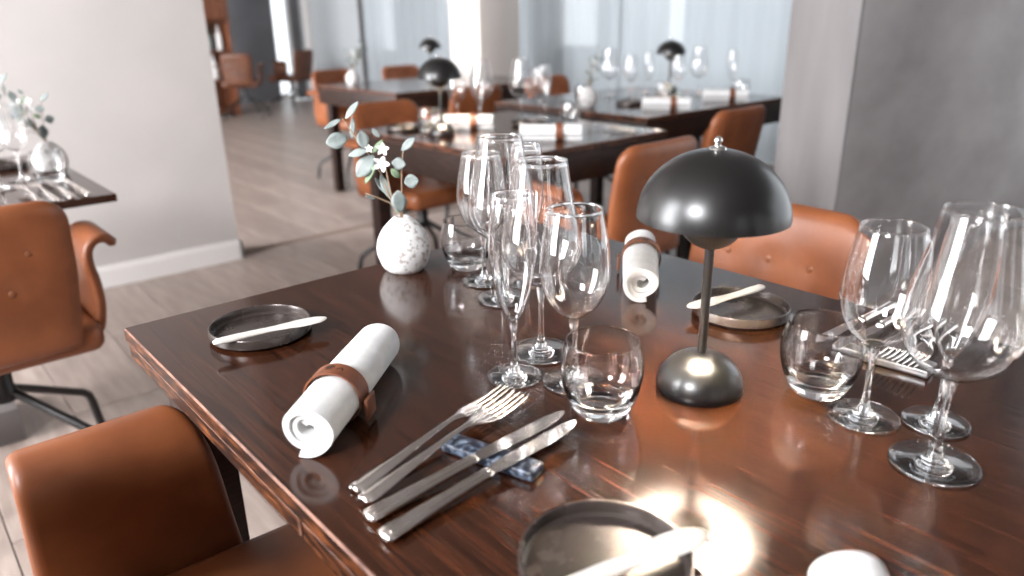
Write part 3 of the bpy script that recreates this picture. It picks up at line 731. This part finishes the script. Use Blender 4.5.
def make_sprig(label):
    t = thing('eucalyptus_sprig', label, 'plant', group='eucalyptus sprigs')
    base = Vector((0, 0, -.030))
    stems = [[(402, 209, 0), (391, 192, .004), (385, 172, .008), (372, 150, .006), (358, 130, 0), (350, 117, -.004)],
             [(405, 209, 0), (406, 192, -.004), (408, 168, -.010), (411, 150, -.014), (414, 143, -.016)],
             [(403, 209, 0), (396, 195, -.006), (393, 172, -.012), (391, 150, -.014)],
             [(402, 209, 0), (392, 198, -.004), (380, 192, -.010), (368, 187, -.014)],
             [(404, 209, 0), (402, 198, .010), (404, 188, .012)]]
    for s in stems:
        pts = [base]+[loc_px(*p) for p in s]
        bm_obj('stem', tube_bm(pts, [.0013]*(len(pts)-1)+[.0006], 6), m_stem, t, 180)
    #  base px, tip px, width px, depth, tilt, material
    LV = [((353, 118), (369, 102), 8, 0, .5, 0), ((349, 118), (332, 126), 6, -.004, .9, 0), ((353, 136), (331, 140), 17, .002, .2, 0), ((357, 138), (359, 118), 6, .008, .6, 0),
          ((371, 146), (367, 129), 13, -.004, .3, 0), ((374, 147), (354, 151), 9, -.008, .7, 0), ((380, 152), (362, 172), 19, -.006, .2, 0), ((376, 152), (389, 139), 6, .010, .5, 1),
          ((382, 160), (368, 178), 8, -.014, .7, 1), ((399, 158), (414, 160), 13, -.016, .3, 0), ((410, 147), (425, 135), 9, -.016, .5, 0), ((410, 178), (426, 175), 15, -.010, .2, 0),
          ((404, 206), (404, 184), 17, -.016, .2, 0), ((393, 196), (384, 172), 9, .004, .5, 0), ((404, 176), (394, 168), 8, .012, .6, 1), ((400, 208), (404, 197), 5, -.012, .5, 1),
          ((378, 193), (369, 189), 4, -.012, .6, 0), ((386, 136), (379, 128), 6, .006, .4, 0), ((391, 193), (377, 176), 7, .010, .6, 0)]
    for a, b_, wpx, dep, tilt, mi in LV:
        A = loc_px(*a, dep); B = loc_px(*b_, dep+random.uniform(-.008, .008)); d = B-A; L = d.length
        bm = leaf_mesh(L, wpx*PXM, random.uniform(-.1, .15))
        xax = d.normalized(); nrm = (-fwd+zz*tilt*.8+rgt*random.uniform(-.4, .4)); nrm = (nrm-xax*nrm.dot(xax)).normalized(); yax = nrm.cross(xax)
        bm.transform(Matrix(((xax.x, yax.x, nrm.x, A.x), (xax.y, yax.y, nrm.y, A.y), (xax.z, yax.z, nrm.z, A.z), (0, 0, 0, 1))))
        bm_obj('leaf', bm, m_leaf2 if mi else m_leaf, t, 180)
    for (px, py, dep, sz) in ((391, 145, -.016, 8), (389.5, 158, -.022, 10), (376, 145, -.01, 5)):
        c = loc_px(px, py, dep); e = None
        for k in range(5):
            a = 2*PI*k/5+px; dr = rgt*math.cos(a)+zz*math.sin(a)
            bm = leaf_mesh(sz*PXM, sz*.55*PXM, .25, 5)
            xax = (dr-fwd*.3).normalized(); nrm = -fwd-zz*0.0; nrm = (nrm-xax*nrm.dot(xax)).normalized(); yax = nrm.cross(xax)
            bm.transform(Matrix(((xax.x, yax.x, nrm.x, c.x), (xax.y, yax.y, nrm.y, c.y), (xax.z, yax.z, nrm.z, c.z), (0, 0, 0, 1))))
            bm_obj('petal', bm, m_petal, t, 180)
    return t
sp = make_sprig('eucalyptus sprig with white blossoms in the foreground vase')
sp.location = (.664, 1.050, TZ+.0945)
VG, EG = 'speckled egg-shaped vases', 'eucalyptus sprigs'
for (x, y, rz, la, lb) in ((.405, 2.515, .5, 'white egg-shaped vase on the left-edge table against the wall', 'leafy sprig in the vase on the left-edge table'),
                           (2.655, 2.49, 2.1, 'white egg-shaped vase on the table before the curtains', 'leafy sprig with blossoms in the vase before the curtains'),
                           (2.60, 4.60, 3.6, 'white egg-shaped vase on the farthest table', 'leafy sprig in the vase on the farthest table')):
    dup(vs, (x, y, TZ+.0003), rz, la, VG); dup(sp, (x, y, TZ+.0945), rz, lb, EG)

# ------------------------------------------------------------------ settings on the other tables
T2, T3, T6 = 'on the table for two', 'on the table before the curtains', 'on the left-edge table'
# table for two
napk((1.937, 1.823), (1.765, 2.001), 'rolled white napkin on the near side of the table for two')
napk((1.885, 2.300), (1.766, 2.432), 'rolled white napkin beside the second lamp on the table for two')
gl(white, 1.895, 2.515, 'white wine glass right of the second lamp, '+T2, GW); gl(large, 1.985, 2.465, 'large wine glass right of the second lamp, '+T2, GL)
gl(flute, 1.925, 2.405, 'slim flute right of the second lamp, '+T2, GF); gl(tumb, 1.685, 2.420, 'tumbler right behind the second lamp base, '+T2, GT)
gl(large, 2.125, 2.375, 'large wine glass in the right glass cluster '+T2, GL); gl(flute, 2.175, 2.285, 'slim flute in the right glass cluster '+T2, GF)
gl(white, 2.225, 2.365, 'white wine glass in the right glass cluster '+T2, GW); gl(tumb, 2.190, 2.150, 'tumbler right of the glass clusters '+T2, GT)
dup(pl, (1.63, 2.52, TZ+.0003), 0, 'dark side plate at the left corner of the table for two', PG)
dup(pl, (2.05, 2.25, TZ+.0003), 0, 'dark side plate between the glass clusters of the table for two', PG)
o = dup(fk, (0, 0, 0), 0, 'fork at the right corner of the table for two', FG); putc(o, (2.20, 1.80), (2.20, 2.02))
o = dup(kn, (0, 0, 0), 0, 'table knife at the right corner of the table for two', KG); putc(o, (2.16, 1.79), (2.16, 2.03))
# table before the curtains
napk((2.921, 2.080), (2.763, 2.262), 'rolled white napkin at the left near corner of the table before the curtains')
napk((3.415, 2.090), (3.255, 2.275), 'rolled white napkin at the right end of the table before the curtains')
for i, (src, x, y, nm, g) in enumerate(((large, 3.085, 2.740, 'large wine glass left of the third lamp, ', GL), (white, 3.14, 2.64, 'white wine glass left of the third lamp, ', GW), (flute, 3.30, 2.65, 'slim flute left of the third lamp, ', GF),
        (tumb, 2.78, 2.64, 'tumbler just behind the vase, ', GT), (large, 3.46, 2.44, 'large wine glass right of the third lamp, ', GL), (white, 3.36, 2.50, 'white wine glass right before the third lamp, ', GW), (tumb, 3.16, 2.44, 'tumbler before the third lamp, ', GT), (flute, 3.62, 2.34, 'slim flute right of the third lamp, ', GF), (tumb, 3.56, 2.24, 'tumbler at the right end, beside the napkin, ', GT))):
    gl(src, x, y, nm+T3, g)
dup(pl, (2.88, 2.42, TZ+.0003), 0, 'dark side plate at the left end of the table before the curtains', PG)
# left-edge table
gl(white, .321, 2.47, 'white wine glass beside the vase '+T6, GW); gl(large, .255, 2.375, 'large wine glass at the left picture edge '+T6, GL)
gl(flute, .235, 2.49, 'slim flute at the left picture edge '+T6, GF); gl(tumb, .376, 2.385, 'tumbler in front of the vase '+T6, GT)
dup(pl, (.31, 2.74, TZ+.0003), 0, 'dark side plate behind the wine glasses on the left-edge table', PG)
o = dup(fk, (0, 0, 0), 0, 'outer fork on the left-edge table, farthest from its corner', FG); putc(o, (.300, 2.10), (.285, 2.315))
o = dup(fk, (0, 0, 0), 0, 'inner fork on the left-edge table, beside the knives', FG); putc(o, (.332, 2.10), (.317, 2.315))
o = dup(kn, (0, 0, 0), 0, 'outer table knife nearest the corner of the left-edge table', KG); putc(o, (.405, 2.10), (.390, 2.325))
o = dup(kn, (0, 0, 0), 0, 'inner table knife on the left-edge table, between forks and knife', KG); putc(o, (.368, 2.10), (.353, 2.325))

# ------------------------------------------------------------------ back room cabinet
cb = thing('wine_cabinet', 'red-brown wooden shelf unit behind the end of the white wall', 'cabinet', (3.55, 10.0, 0))
for sx in (-.30, .28): box('side_panel', (sx, sx+.02, -.2, .2, 0, 2.2), m_wood, cb, .002)
box('back_panel', (-.28, .28, .18, .2, 0, 2.2), m_wood, cb, 0)
for z in (.05, .45, .80, 1.15, 2.18): box('shelf', (-.28, .28, -.2, .18, z, z+.02), m_wood, cb, .002)
box('upper_door', (-.30, .30, -.222, -.203, 1.19, 2.18), m_wood, cb, .002)
for i, (z, lab) in enumerate(((.47, 'lowest'), (.82, 'middle'))):
    for j, xx in enumerate((-.18, -.05, .09, .2)):
        bo = lathe_bm([(0, 0), (.036, 0), (.036, .17), (.030, .20), (.014, .225), (.013, .29), (0, .29)], 16)
        o = bm_obj('bottle', bo, m_bottle if (i+j) % 2 else m_paper, None, 40)
        o.location = (3.55+xx, 10.0-.05, z+.0005)
        tag(o, '%s bottle number %s from the left on the %s shelf of the wooden cabinet' % ('dark' if (i+j) % 2 else 'white', ('one', 'two', 'three', 'four')[j], lab), 'bottle', 'bottles on the back room cabinet')
print('planks', nplank, 'objects', len(bpy.data.objects))
